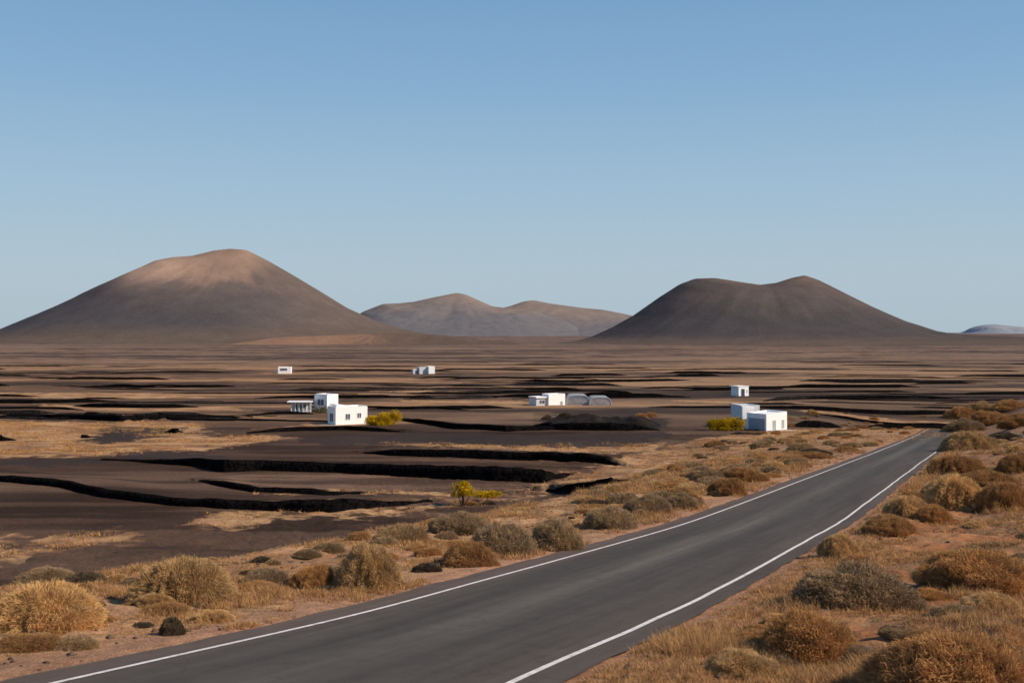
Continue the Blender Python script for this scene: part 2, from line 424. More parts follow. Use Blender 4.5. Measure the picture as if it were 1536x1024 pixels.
def build_ground():
    ang_f = np.radians(np.linspace(-33, 33, 1050))
    side = np.radians(np.geomspace(33.3, 180, 46))
    ang = np.concatenate([-side[::-1], ang_f, side])
    r = [1.5]
    while r[-1] < 26000:
        q = r[-1]; k = .03 if q < 11 else .0085 if q < 30 else .0052 if q < 95 else .0034 if q < 255 else .0052 if q < 320 else .0085 if q < 3000 else .03
        r.append(q * (1 + k))
    r = np.array([0.0] + r)
    R, A = np.meshgrid(r, ang, indexing='ij')
    X = (R * np.sin(A)).ravel(); Y = (R * np.cos(A)).ravel()
    Z = ground_z(X, Y)
    col = ground_color(X, Y)
    fc = grid_faces(len(r), len(ang))[:, ::-1]
    me = mesh_np('ground', np.stack([X, Y, Z], 1), fc, M['ground'], True, colors=col)
    link('ground', me, kind='structure')
build_ground()

# ------------------------------------------------------------------ road and its edge lines
def road_path():
    pts = []; Y = 2.0
    while Y < 243:
        pts.append((-3.5 + (Y - 17.44) * DX / DY, Y)); Y += .75 if Y < 80 else 2
    x, y = pts[-1]; a = math.atan2(DX, DY)
    for i in range(40):
        a += .045; x += 1.6 * math.sin(a); y += 1.6 * math.cos(a); pts.append((x, y))
    return np.array(pts)
RP = road_path()
def strip(name, offs, dz, mat, kind='structure', wob=None, uv=False):
    t = np.gradient(RP, axis=0); t /= np.linalg.norm(t, axis=1)[:, None]
    nrm = np.stack([t[:, 1], -t[:, 0]], 1)
    L_ = np.concatenate([[0], np.cumsum(np.linalg.norm(np.diff(RP, axis=0), axis=1))])
    V = []; U = []
    for j, o in enumerate(offs):
        oo = o + (wob(RP[:, 1], j) if wob else 0)
        p = RP + nrm * np.reshape(oo, (-1, 1)) if not np.isscalar(oo) else RP + nrm * oo
        bent = RP[:, 1] > 243
        z = CAMZ - base_H(p[:, 0], p[:, 1]) + .0
        zs = CAMZ - P(p[:, 1])
        tt = sst(236, 250, RP[:, 1]); z = lerp(zs, z + .15, tt)
        V.append(np.stack([p[:, 0], p[:, 1], z + dz], 1)); U.append(np.stack([np.full(len(RP), (o + 4.1) / 8.2), L_], 1))
    V = np.stack(V, 1); U = np.stack(U, 1)
    me = mesh_np(name, V.reshape(-1, 3), grid_faces(len(RP), len(offs))[:, ::-1], mat, True, uvs=U.reshape(-1, 2))
    return link(name, me, kind=kind)
def edge_wob(Y, j):
    if j == 0: return (fbm(Y / 1.1, Y * 0, 4, 7) - .5) * .30 
    if j == 11: return (fbm(Y / 1.1, Y * 0, 4, 8) - .5) * .30
    return 0 * Y
strip('road', list(np.linspace(-4.15, 3.86, 12)), .0, M['asphalt'], wob=edge_wob)
strip('road_marking', [-3.29, -3.17], .012, M['paint'], wob=lambda Y, j: (fbm(Y / 9, Y * 0, 2, 3) - .5) * .06)
strip('road_marking', [3.14, 3.27], .012, M['paint'], wob=lambda Y, j: (fbm(Y / 7, Y * 0, 3, 4) - .5) * .22)

# ------------------------------------------------------------------ volcanoes and far hills
def volcano(name, prof, xc, Z0, sag, colfun, nx=260, rad_px=420, seed=0, gully=1.0, el=1.0):
    k = Z0 / F
    px = np.array([p[0] for p in prof], float); py = np.array([p[1] for p in prof], float)
    ys = np.convolve(np.pad(np.interp(np.arange(px[0], px[-1] + 1), px, py), 2, mode='edge'), np.ones(5) / 5, 'valid'); pxx = np.arange(px[0], px[-1] + 1)
    u = np.linspace(-1, 1, nx)
    ux, vy = np.meshgrid(u * rad_px, u * rad_px * el)
    r = np.hypot(ux, vy / el); c2 = (ux / np.maximum(r, 1e-6)) ** 2
    yl = np.interp(xc - r, pxx, ys); yr = np.interp(xc + r, pxx, ys)
    wr = sst(-.6, .6, ux / np.maximum(r, 1e-6))
    side = lerp(yl, yr, wr)
    if sag is not None:
        sg = np.interp(r, [s_[0] for s_ in sag], [s_[1] for s_ in sag]); yy = lerp(np.maximum(sg, 0), side, c2 ** .8)
    else: yy = side
    h = (YH - yy) * k                      # height above camera level
    X = (xc - 768) * k + ux * k; Y = Z0 + vy * k
    th = np.arctan2(vy, ux)
    hp = np.clip((np.max(h) - h) / (np.max(h) + 27), 0, 1)
    g = (fbm(th * 7 + 20 + .004 * r, r / 140, 4, seed + 3) - .5)
    g2 = (fbm(X / 260, Y / 260, 4, seed + 5) - .5)
    amp = np.sin(np.clip(hp, 0, 1) * math.pi) * (np.abs(vy) / (rad_px * .16) ).clip(0, 1)
    h = h + (g * 2.5 + g2 * 11) * amp * gully * k
    Zb = CAMZ - 30
    edge = sst(.86, 1.0, np.maximum(np.abs(ux), np.abs(vy / el)) / rad_px)
    z = lerp(CAMZ + h, Zb - 6, edge)
    col = colfun(ux + xc, yy, hp, g, g2, ux, vy)
    me = mesh_np(name, np.stack([X.ravel(), Y.ravel(), z.ravel()], 1), grid_faces(nx, nx), M['hill'], True, colors=col.reshape(-1, 3))
    return link(name, me, kind='structure')
def C3(*v): return np.array(v)[None, None, :]
def E(a): return a[..., None]
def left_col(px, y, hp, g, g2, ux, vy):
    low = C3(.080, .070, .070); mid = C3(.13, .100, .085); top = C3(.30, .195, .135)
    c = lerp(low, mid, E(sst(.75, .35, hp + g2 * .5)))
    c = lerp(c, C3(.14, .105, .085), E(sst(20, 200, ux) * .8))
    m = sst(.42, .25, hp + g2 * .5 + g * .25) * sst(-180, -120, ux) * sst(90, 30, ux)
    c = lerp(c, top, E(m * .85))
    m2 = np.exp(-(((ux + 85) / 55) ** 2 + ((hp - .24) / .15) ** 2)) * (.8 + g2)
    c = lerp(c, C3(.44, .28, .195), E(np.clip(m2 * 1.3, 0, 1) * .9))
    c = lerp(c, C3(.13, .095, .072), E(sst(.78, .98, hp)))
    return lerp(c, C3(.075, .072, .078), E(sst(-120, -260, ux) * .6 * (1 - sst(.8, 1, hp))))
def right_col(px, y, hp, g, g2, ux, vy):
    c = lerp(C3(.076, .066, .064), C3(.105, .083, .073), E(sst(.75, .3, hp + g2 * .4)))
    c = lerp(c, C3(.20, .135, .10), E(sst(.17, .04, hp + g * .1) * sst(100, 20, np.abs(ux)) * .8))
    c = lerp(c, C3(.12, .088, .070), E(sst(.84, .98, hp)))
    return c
LP = [(-90,523),(-40,515),(0,505),(30,492),(62,477),(125,450),(180,421),(237,391),(262,386),(290,384),(322,376),(345,373),(370,375),(400,390),(440,413),(480,437),(520,462),(560,480),(600,493),(640,501),(690,507),(740,512),(800,520)]
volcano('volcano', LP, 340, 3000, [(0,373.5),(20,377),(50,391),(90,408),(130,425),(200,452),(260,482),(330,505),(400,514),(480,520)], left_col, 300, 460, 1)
RPp = [(700,524),(780,518),(860,512),(885,506),(920,490),(950,473),(990,445),(1020,426),(1042,418),(1068,417),(1095,421),(1140,427),(1165,424),(1190,416),(1206,413),(1225,420),(1260,438),(1300,459),(1350,482),(1390,496),(1420,501),(1470,503),(1536,506),(1600,512),(1680,520)]
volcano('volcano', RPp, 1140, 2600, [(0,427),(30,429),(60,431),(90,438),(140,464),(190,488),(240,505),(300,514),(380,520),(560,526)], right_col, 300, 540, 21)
def far_col(base, top):  # far hill colours, with the pale haze of distance put in
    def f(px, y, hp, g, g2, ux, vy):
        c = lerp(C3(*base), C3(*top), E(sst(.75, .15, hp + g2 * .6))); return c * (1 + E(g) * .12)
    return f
hp1 = [(430,508),(500,496),(530,478),(545,468),(575,456),(600,455),(620,453),(650,446),(685,439),(700,442),(715,449),(740,460),(765,463),(800,466),(840,480),(900,500),(960,508)]
hp2 = [(560,508),(640,500),(700,478),(745,464),(765,459),(785,452),(800,450),(825,455),(845,458),(880,463),(905,465),(940,472),(990,486),(1040,500),(1100,508)]
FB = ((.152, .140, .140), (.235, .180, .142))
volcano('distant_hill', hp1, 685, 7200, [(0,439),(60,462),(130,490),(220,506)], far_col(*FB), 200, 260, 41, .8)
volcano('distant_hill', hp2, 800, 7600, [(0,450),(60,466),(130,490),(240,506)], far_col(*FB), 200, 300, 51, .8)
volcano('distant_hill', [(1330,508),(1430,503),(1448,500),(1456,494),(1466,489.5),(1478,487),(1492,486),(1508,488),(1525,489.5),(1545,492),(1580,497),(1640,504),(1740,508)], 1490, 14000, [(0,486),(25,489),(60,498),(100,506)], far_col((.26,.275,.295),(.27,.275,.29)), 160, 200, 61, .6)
# low orange ridge at the foot of the left volcano
volcano('sand_ridge', [(340,516),(375,512),(400,508),(430,505),(470,504),(520,502),(560,500.5),(620,500),(670,503),(720,509),(800,514)], 560, 2350, [(0,502),(30,507),(60,513),(90,516)],
        lambda px, y, hp, g, g2, ux, vy: lerp(C3(.27,.155,.10), C3(.125,.088,.067), E(np.clip(sst(-110, 60, ux + g2 * 120 + g * 80) + sst(.1, .25, g) , 0, 1))), 140, 250, 71, .5, .35)

# ------------------------------------------------------------------ stone walls
def wall_mesh(name, g, hh, th=1.1, step=.45, extra=.10, seed=0, slope=.25):
    d = np.concatenate([[0], np.cumsum(np.linalg.norm(np.diff(g, axis=0), axis=1))])
    n = max(3, int(d[-1] / step)); t = np.linspace(0, d[-1], n)
    x = np.interp(t, d, g[:, 0]); y = np.interp(t, d, g[:, 1]); h = np.interp(t, d, hh)
    tx = np.gradient(x); ty = np.gradient(y); l = np.hypot(tx, ty); nx = -ty / l; ny = tx / l   # far side normal
    h = h * np.clip(np.minimum(t, d[-1] - t) / (2.5 + d[-1] * .12) + .15, 0, 1) + extra + (fbm(t / 3.2, t * 0 + seed, 4, 3) - .5) * .14
    h = np.maximum(h, .12)
    gb = ground_z(x - nx * .7, y - ny * .7)
    rowsV = []
    for off, zz in ((0, -.4), (.0, .0), (slope * .55, .6), (slope, 1.0), (th, 1.0), (th + .1, .4), (th + .15, -.5)):
        jit = (fbm(t / 1.2, t * 0 + off * 9 + seed, 3, 5) - .5) * .10
        z = gb + np.where(zz < 0, zz, zz * h)
        rowsV.append(np.stack([x + nx * (off + jit), y + ny * (off + jit), z], 1))
    V = np.stack(rowsV, 0).reshape(-1, 3)
    return mesh_np(name, V, grid_faces(7, n)[:, ::-1], M['basalt'])
for i, (lab, g, hh, rp) in enumerate(terr):
    link('stone_wall', wall_mesh('stone_wall', g, hh, seed=i), label=lab, cat='wall')
named_walls = [
 ('short black wall stub at the left edge of the grassy field', [(-40,661),(0,662),(24,661)], [.9,1.0,.7]),
 ('small dark heap of stones at the tip of the dark wedge field', [(120,657),(130,657),(138,655)], [.8,.9,.6]),
 ('short dark wall at the right tip of the dark wedge field', [(245,648),(262,650),(276,648)], [.8,.9,.7]),
 ('black wall just beyond the end of the road', [(1290,631),(1360,630),(1432,629)], [.9,1.0,.9]),
 ('long black wall above the end of the road', [(1150,613),(1260,613),(1360,612),(1432,611)], [.7,1.1,1.2,1.1]),
 ('black wall right of the grey sided white house', [(1188,638),(1230,637),(1265,635)], [1.3,1.4,.8]),
 ('black wall crossing the plain right of the tiny hut', [(1190,599),(1290,598),(1380,597),(1440,597)], [.7,1.0,1.1,.7]),
 ('black wall behind the polytunnels in the middle of the plain', [(868,592),(930,592),(960,592)], [.9,1.2,.9]),
 ('dark wall right of the yellow bush by the two windowed house', [(552,613),(620,614),(700,613),(770,612)], [.6,.8,.9,.7]),
 ('black wall along the foot of the long dark lava mound', [(800,643),(850,645),(920,646),(990,645)], [.8,1.3,1.4,.9]),
 ('dark wall below the small porch of the square white house', [(380,622),(430,621),(470,621)], [.3,.7,.6]),
]
for i, (lab, pp, hh) in enumerate(named_walls):
    link('stone_wall', wall_mesh('stone_wall', poly_p(pp), np.array(hh), seed=20 + i, extra=0), label=lab, cat='wall')
R = random.Random(5)
cnt = 0
while cnt < 125:
    v = R.uniform(542, 632); x = R.uniform(-60, 1600)
    if v > 612 and 400 < x < 1300: continue
    if v < 552 and R.random() < .5: continue
    Yc = poly_p([(x, v)])[0]
    Ln = R.uniform(16, 70) * (Yc[1] / 400) ** .75; yaw = R.gauss(0, .16)
    if any(base_H(Yc[0] + q * Ln, Yc[1]) < PH(Yc[1]) - .3 for q in (-.6, -.3, 0, .3, .6)): continue
    if any(abs(x - hx) < 60 and abs(v - hy) < 9 for hx, hy in ((425,559),(640,561),(860,608),(1115,594),(460,617))): continue
    n = 6; ts = np.linspace(-.5, .5, n); bow = R.uniform(-.16, .16)
    g = np.stack([Yc[0] + ts * Ln, Yc[1] + math.tan(yaw) * ts * Ln + bow * Ln * (ts * 2) ** 2], 1)
    hgt = R.choice([.25, .3, .4, .5, .6, .9]) * (1 + Yc[1] / 2200)
    me = wall_mesh('field_wall', g, np.full(n, hgt), th=.9, step=1.5, seed=100 + cnt, extra=0)
    if R.random() < .35: me.materials.clear(); me.materials.append(M['basalt_brown'])
    link('field_wall', me, label='low black lava stone wall dividing the fields of the distant plain', cat='wall', group='black field walls out on the plain')
    cnt += 1

# dark lava mound in the middle distance
def mound(name, x0, x1, yb, hm, dep, lab, seed):
    a = poly_p([(x0, yb)])[0]; b = poly_p([(x1, yb)])[0]; cx, cy = (a + b) / 2; w = (b[0] - a[0]) / 2
    nx, ny = 110, 44
    u, v = np.meshgrid(np.linspace(-1, 1, nx), np.linspace(-1, 1, ny))
    X = cx + u * w; Y = cy + dep * (v + 1) ; e = np.clip(1 - (np.abs(u) ** 3 + np.abs(v) ** 2.6), 0, 1) ** .55
    z = ground_z(X.ravel(), Y.ravel()).reshape(X.shape) - .3 + e * hm * (.25 + 1.5 * fbm(X / 5, Y / 3, 5, seed))
    me = mesh_np(name, np.stack([X.ravel(), Y.ravel(), z.ravel()], 1), grid_faces(ny, nx), M['rock'], False)
    link(name, me, label=lab, cat='rock mound')
mound('lava_mound', 798, 1000, 642, 1.9, 6, 'long dark lava rock mound in front of the polytunnels', 3)
mound('lava_mound', 1095, 1150, 652, .6, 2, 'low dark rock heap beside the yellow hedge of the grey sided house', 9)

# ------------------------------------------------------------------ houses
def house_root(name, x, y, yaw, label, cat='house'):
    X, Y = poly_p([(x, y)])[0]
    o = bpy.data.objects.new(name, None); COL.objects.link(o)
    o.location = (X, Y, gz(X, Y) - .05); o.rotation_euler.z = math.radians(yaw); o['label'] = label; o['category'] = cat
    return o, Y / F
def window(parent, x0, x1, z0, z1, y=0.0, pane='window', name='window', face='front', depth=.0, cross=True):
    """frame standing 3 cm proud with a recessed looking pane and glazing bars; face front: plane y; face left/right: plane x=y"""
    t = .07
    f = MB(); p = MB()
    def bx(mb, a, b, c0, c1, c, d):      # a..b along wall, c0..c1 outward, c..d up
        if face == 'front': mb.box(a, b, y - c1, y - c0, c, d)
        elif face == 'left': mb.box(y - c1, y - c0, a, b, c, d)
        else: mb.box(y + c0, y + c1, a, b, c, d)
    bx(p, x0 + t, x1 - t, -.05, .012, z0 + t, z1 - t)
    bx(f, x0, x1, -.02, .05, z1 - t, z1); bx(f, x0, x1, -.02, .09, z0, z0 + t)
    bx(f, x0, x0 + t, -.02, .05, z0 + t, z1 - t); bx(f, x1 - t, x1, -.02, .05, z0 + t, z1 - t)
    if cross: m = (x0 + x1) / 2; bx(f, m - .03, m + .03, -.02, .045, z0 + t, z1 - t)
    fo = f.build(name, M['white'], parent); p.build('pane', M[pane], fo)
    return fo
def block(mb, x0, x1, y0, y1, z1, par=.25):
    """walls with a parapet round a flat roof"""
    mb.box(x0, x1, y0, y1, -.8, z1 - par)
    t = .25; mb.box(x0, x1, y0, y0 + t, z1 - par, z1); mb.box(x0, x1, y1 - t, y1, z1 - par, z1)
    mb.box(x0, x0 + t, y0 + t, y1 - t, z1 - par, z1); mb.box(x1 - t, x1, y0 + t, y1 - t, z1 - par, z1)
# A: two-windowed white house.  local x along the lit facade, origin at its left front corner
o, k = house_root('white_house', 503.5, 637, 29, 'plain white flat roofed house with two small windows beside a yellow bush')
w = 44.5 * k / math.cos(math.radians(29)); h = 28 * k
m = MB(); block(m, 0, w, 0, 4.6, h * .97); m.build('wall', M['white'], o)
m = MB(); m.box(-.0 + .6, w * .35, 1.0, 4.0, h * .97 - .24, h * 1.02 + .1); m.build('roof_block', M['white'], o)
window(o, w * .30, w * .46, h * .26, h * .60); window(o, w * .67, w * .81, h * .34, h * .62)
window(o, 1.2, 3.4, .5, h * .62, y=0, face='left', name='window')
m = MB(); m.box(-2.6, w + 1.2, -1.6, -.05, -.7, .06); m.box(-2.6, -.05, -.05, 4, -.7, .06); m.build('terrace', M['stone'], o)
# B: white tower house behind with shaded blue front
o, k = house_root('white_house', 490.5, 618, 46, 'tall white cube house with a big shaded window, behind the olive bush')
w = 14.5 * k / math.cos(math.radians(46)); h = 27 * k
m = MB(); block(m, 0, w, 0, 4.8, h); m.build('wall', M['white'], o)
m = MB(); block(m, .05, w * .9, 4.8, 5.2, h * .9, .1); m.build('wing', M['white'], o)
window(o, 1.2, 3.9, h * .35, h * .72, y=0, face='left'); window(o, w * .2, w * .75, h * .38, h * .47, cross=False)
# C: glazed porch house with wide flat roof
o, k = house_root('porch_house', 437, 618, 4, 'low glazed veranda building under a thin wide white roof')
w = 29 * k; h = 16.5 * k
m = MB(); m.box(-6.0 * k, w + .3, -.8, 3.6, h - .16, h + .02); m.build('roof', M['white'], o)
for i in range(6):
    m = MB(); x = i * w / 5; m.box(x - .09, x + .09, -.09, .09, 0, h - .16); m.build('post', M['white'], o)
m = MB(); m.box(.1, w - .1, .9, 3.3, 0, h - .17); m.build('wall', M['white2'], o)
for i in range(4): window(o, .5 + i * w / 4.3, .5 + i * w / 4.3 + w * .18, h * .2, h * .8, y=.9)
m = MB(); m.box(-1.5, w + 2.5, -1.6, 3.2, -.9, -.02); m.build('terrace', M['stone'], o)
# D: house in the middle
o, k = house_root('white_house', 823, 608, 27, 'small white cube house with a low dark gate, left of two polytunnels')
w = 28.5 * k; h = 17 * k
m = MB(); block(m, 0, w, 0, 3.8, h); m.build('wall', M['white'], o)
window(o, w * .68, w * .86, -.1, h * .36, pane='greyp', name='gate', cross=False)
m = MB(); m.box(-19 * k * .98, -.02, .8, 5.0, -.8, h * .60); m.build('side_room', M['white2'], o)
m = MB(); m.box(-19 * k * 1.04, -.02, .4, 5.0, h * .66, h * .78); m.build('side_roof', M['white'], o)
window(o, -14 * k, -4 * k, h * .12, h * .5, y=.8)
# two polytunnels
def tunnel(x0, x1, y, hpx, dep, lab):
    X, Y = poly_p([((x0 + x1) / 2, y)])[0]; k = Y / F; w = (x1 - x0) * k / 2; h = hpx * k
    root = bpy.data.objects.new('polytunnel', None); COL.objects.link(root); root.location = (X, Y, gz(X, Y) - .1)
    root['label'] = lab; root['category'] = 'greenhouse'; root['group'] = 'polytunnels beside the middle house'
    n = 18; a = np.linspace(0, math.pi, n); ys = np.linspace(0, dep, 9)
    sx = np.sign(np.cos(a)) * np.abs(np.cos(a)) ** .42 * w; sz = np.abs(np.sin(a)) ** .6 * h
    V = np.array([(sx[i], yy, sz[i] * (1 + .03 * math.sin(yy * 2))) for yy in ys for i in range(n)])
    me = mesh_np('film_cover', V, grid_faces(9, n), M['film'], True); link('film_cover', me, root)
    ends = MB()
    ends.quad(*[(sx[i], .02, sz[i]) for i in range(n)][::-1]); ends.build('end_wall', M['film'], root)
    for yy in (0, dep * .33, dep * .66, dep):
        m = MB()
        for i in range(n - 1):
            x_0, z_0, x_1, z_1 = sx[i] * 1.01, sz[i] * 1.01, sx[i + 1] * 1.01, sz[i + 1] * 1.01
            m.quad((x_0, yy - .1, z_0 + .03), (x_1, yy - .1, z_1 + .03), (x_1, yy + .1, z_1 + .03), (x_0, yy + .1, z_0 + .03))
            m.quad((x_0, yy - .1, z_0 + .03), (x_0 * .97, yy - .1, z_0 * .97), (x_1 * .97, yy - .1, z_1 * .97), (x_1, yy - .1, z_1 + .03))
        m.build('hoop', M['white2'], root)
tunnel(850, 884, 607, 14.5, 10, 'rounded grey film polytunnel touching the white middle house')
tunnel(884.5, 917, 608, 12.5, 10, 'rounded grey film polytunnel farther from the white middle house')
# E: right house
o, k = house_root('white_house', 1149.5, 645, 30, 'white house with a grey shaded garage side next to the yellow hedge')
w = 36.0 * k / math.cos(math.radians(30)); h = 27.5 * k
m = MB(); block(m, 0, w, 0, 5.4, h * .93); m.v = [(x, y, z + (.35 * x / w - .0) if z > 1 else z) for x, y, z in m.v]; m.build('wall', M['white'], o)
window(o, w * .30, w * .46, .05, h * .60, pane='greyp', name='door'); window(o, w * .73, w * .87, .35, h * .60, pane='greyp')
m = MB(); m.box(-.05, .05, .5, 4.9, .02, h * .66); g = m.build('garage_door', M['greyp'], o)
m = MB(); m.box(w - 3.2, w + .7, -1.5, -.05, -.6, .12); m.build('terrace', M['stone'], o)
o, k = house_root('pale_annex', 1121, 643, 8, 'taller pale grey annex behind the white garage house', 'building')
w = 36 * k; h = 34 * k
m = MB(); block(m, 0, w * .82, 3.5, 9.5, h, .2); m.build('wall', M['white2'], o)
m = MB(); m.box(0, 17 * k, 2.7, 3.48, -.5, h * .96); m.build('buttress', M['white'], o)
window(o, 1.0, 1.7, h * .3, h * .6, y=2.7, cross=False)
# F small house
o, k = house_root('white_hut', 1108, 594, 26, 'tiny white hut with a dark blue doorway above the grey sided house')
w = 18.5 * k; h = 14.5 * k
m = MB(); block(m, 0, w, 0, 4.0, h); m.build('wall', M['white'], o)
window(o, w * .22, w * .62, -.1, h * .78, pane='door', name='door', cross=False); window(o, w * .78, w * .88, h * .3, h * .7, cross=False)
m = MB(); m.box(-.6, w + .15, -.15, 4.1, h + .005, h + .16); m.build('roof', M['white'], o)
# G far left hut
o, k = house_root('white_hut', 417, 560, 6, 'tiny far white hut with a dark open front, left on the plain')
w = 19 * k; h = 10 * k
m = MB(); block(m, 0, w, 0, 6, h); m.build('wall', M['white'], o)
window(o, w * .15, w * .72, h * .45, h * .82, name='window', cross=False)
m = MB(); m.box(-4 * k, -.05, 1, 6, -.5, h * .55); m.build('side_room', M['white2'], o)
# H far hut with grey sheds
o, k = house_root('white_hut', 643, 561, 18, 'far white hut with a grey shed on its left, below the distant hills')
w = 9.5 * k; h = 11.5 * k
m = MB(); block(m, 0, w, 0, 5, h); m.build('wall', M['white'], o)
m = MB(); m.box(-16 * k * .8, -.05, 2.0, 7, -.5, h * .88); m.build('shed', M['white2'], o)
m = MB(); m.box(-27 * k * .8, -16 * k * .8 - .05, 3, 7, -.5, h * .62); m.build('lean_to', M['white2'], o)
m = MB(); m.box(-27 * k * .8 + 1, -16 * k * .8 - .6, 2.96, 3.05, 0, h * .45); m.build('opening', M['window'], o)

# ------------------------------------------------------------------ shrubs, grass, bushes
def blades(n, kind, seed, wf=1.0):
    """one unit-radius bush (height about .8): radiating bent blades with a dark lumpy core"""
    g = np.random.default_rng(seed)
    az = g.uniform(0, 2 * math.pi, n); u = g.uniform(0, 1, n)
    el = np.arcsin(u ** .9)                        # towards all of the hemisphere
    d = np.stack([np.cos(az) * np.cos(el), np.sin(az) * np.cos(el), np.sin(el)], 1)
    lump = .78 + .46 * fbm(az * 1.3 + 4 * np.sin(az), el * 2.6, 4, seed) + (.11 if kind != 'straw' else .06) * (g.uniform(0, 1, n) - .5)
    hgt = {'straw': .78, 'grey': .66, 'brown': .64, 'dark': .6}[kind]
    tip = d * lump[:, None] * np.array([1, 1, hgt])
    f0 = g.uniform(.18, .75, n) if kind != 'straw' else g.uniform(.1, .6, n)
    root = tip * f0[:, None] * np.array([.9, .9, .85])
    ln = {'straw': .15, 'grey': .13, 'brown': .15, 'dark': .17}[kind]
    # only the outer part of each blade is drawn
    dirv = d + g.normal(0, .34 if kind != 'straw' else .20, (n, 3)); dirv[:, 2] = np.abs(dirv[:, 2]) * .9 + (.12 if kind == 'straw' else .1)
    dirv /= np.linalg.norm(dirv, axis=1)[:, None]
    L0 = ln * g.uniform(.6, 1.3, n)[:, None]
    depthf = g.uniform(0, 1, n) ** 2.0 * .36
    tip = tip * (1 - depthf[:, None]); 
    root = tip - dirv * L0; root[:, 2] = np.maximum(root[:, 2], -.03)
    mid = (root + tip) / 2 + g.normal(0, .018, (n, 3)); mid[:, 2] += .02
    tip[:, 2] -= .02 if kind == 'straw' else 0
    side = np.cross(dirv, g.normal(0, 1, (n, 3))); side /= np.linalg.norm(side, axis=1)[:, None]
    wd = wf * {'straw': .0042, 'grey': .0050, 'brown': .0048, 'dark': .009}[kind] * g.uniform(.6, 1.4, n)[:, None]
    V = np.stack([root - side * wd, root + side * wd, mid + side * wd * .8, mid - side * wd * .8, tip - side * wd * .15, tip + side * wd * .15], 1)
    b = np.arange(n)[:, None] * 6
    Fq = np.concatenate([b + np.array([[0, 1, 2, 3]]), b + np.array([[3, 2, 5, 4]])], 0)
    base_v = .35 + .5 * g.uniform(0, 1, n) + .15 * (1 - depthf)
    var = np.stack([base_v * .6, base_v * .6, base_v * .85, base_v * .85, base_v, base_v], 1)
    # core
    na, ne = 26, 10
    A, E_ = np.meshgrid(np.linspace(0, 2 * math.pi, na), np.linspace(-.12, math.pi / 2, ne))
    lp = (.78 + .46 * fbm(A * 1.3 + 4 * np.sin(A), E_.clip(0) * 2.6, 4, seed)) * .80
    cv = np.stack([np.cos(A) * np.cos(E_) * lp, np.sin(A) * np.cos(E_) * lp, np.sin(E_) * lp * hgt * .97], -1).reshape(-1, 3)
    cf = grid_faces(ne, na) + 6 * n
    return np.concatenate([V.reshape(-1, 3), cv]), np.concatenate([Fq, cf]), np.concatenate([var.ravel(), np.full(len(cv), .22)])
BM = {}
matk = {'straw': 'straw', 'grey': 'greyb', 'brown': 'brownb', 'dark': 'darkb'}
for kind in matk:
    for q, n, cntv in (('hi', 38000, 3), ('lo', 6500, 3)):
        for i in range(cntv):
            v, f, a = blades(n, kind, 100 + i * 7 + len(kind) * 31 + (50 if q == 'lo' else 0), 1.0 if q == 'hi' else 2.2)
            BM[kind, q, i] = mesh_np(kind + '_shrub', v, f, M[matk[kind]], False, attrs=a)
placed = []
def put_shrub(X, Y, rad, hs, kind, label, group=None, q='hi', name='dry_shrub', vi=None):
    me = BM[kind, q, R.randrange(3) if vi is None else vi]
    o = link(name, me, None, (X, Y, gz(X, Y) - .05 * rad), R.uniform(0, 6.28), label, 'shrub', group)
    o.scale = (rad * R.uniform(.92, 1.08), rad * R.uniform(.92, 1.08), hs)
    o.rotation_euler.x = R.uniform(-.06, .06); o.rotation_euler.y = R.uniform(-.06, .06)
    placed.append((X, Y, rad)); return o
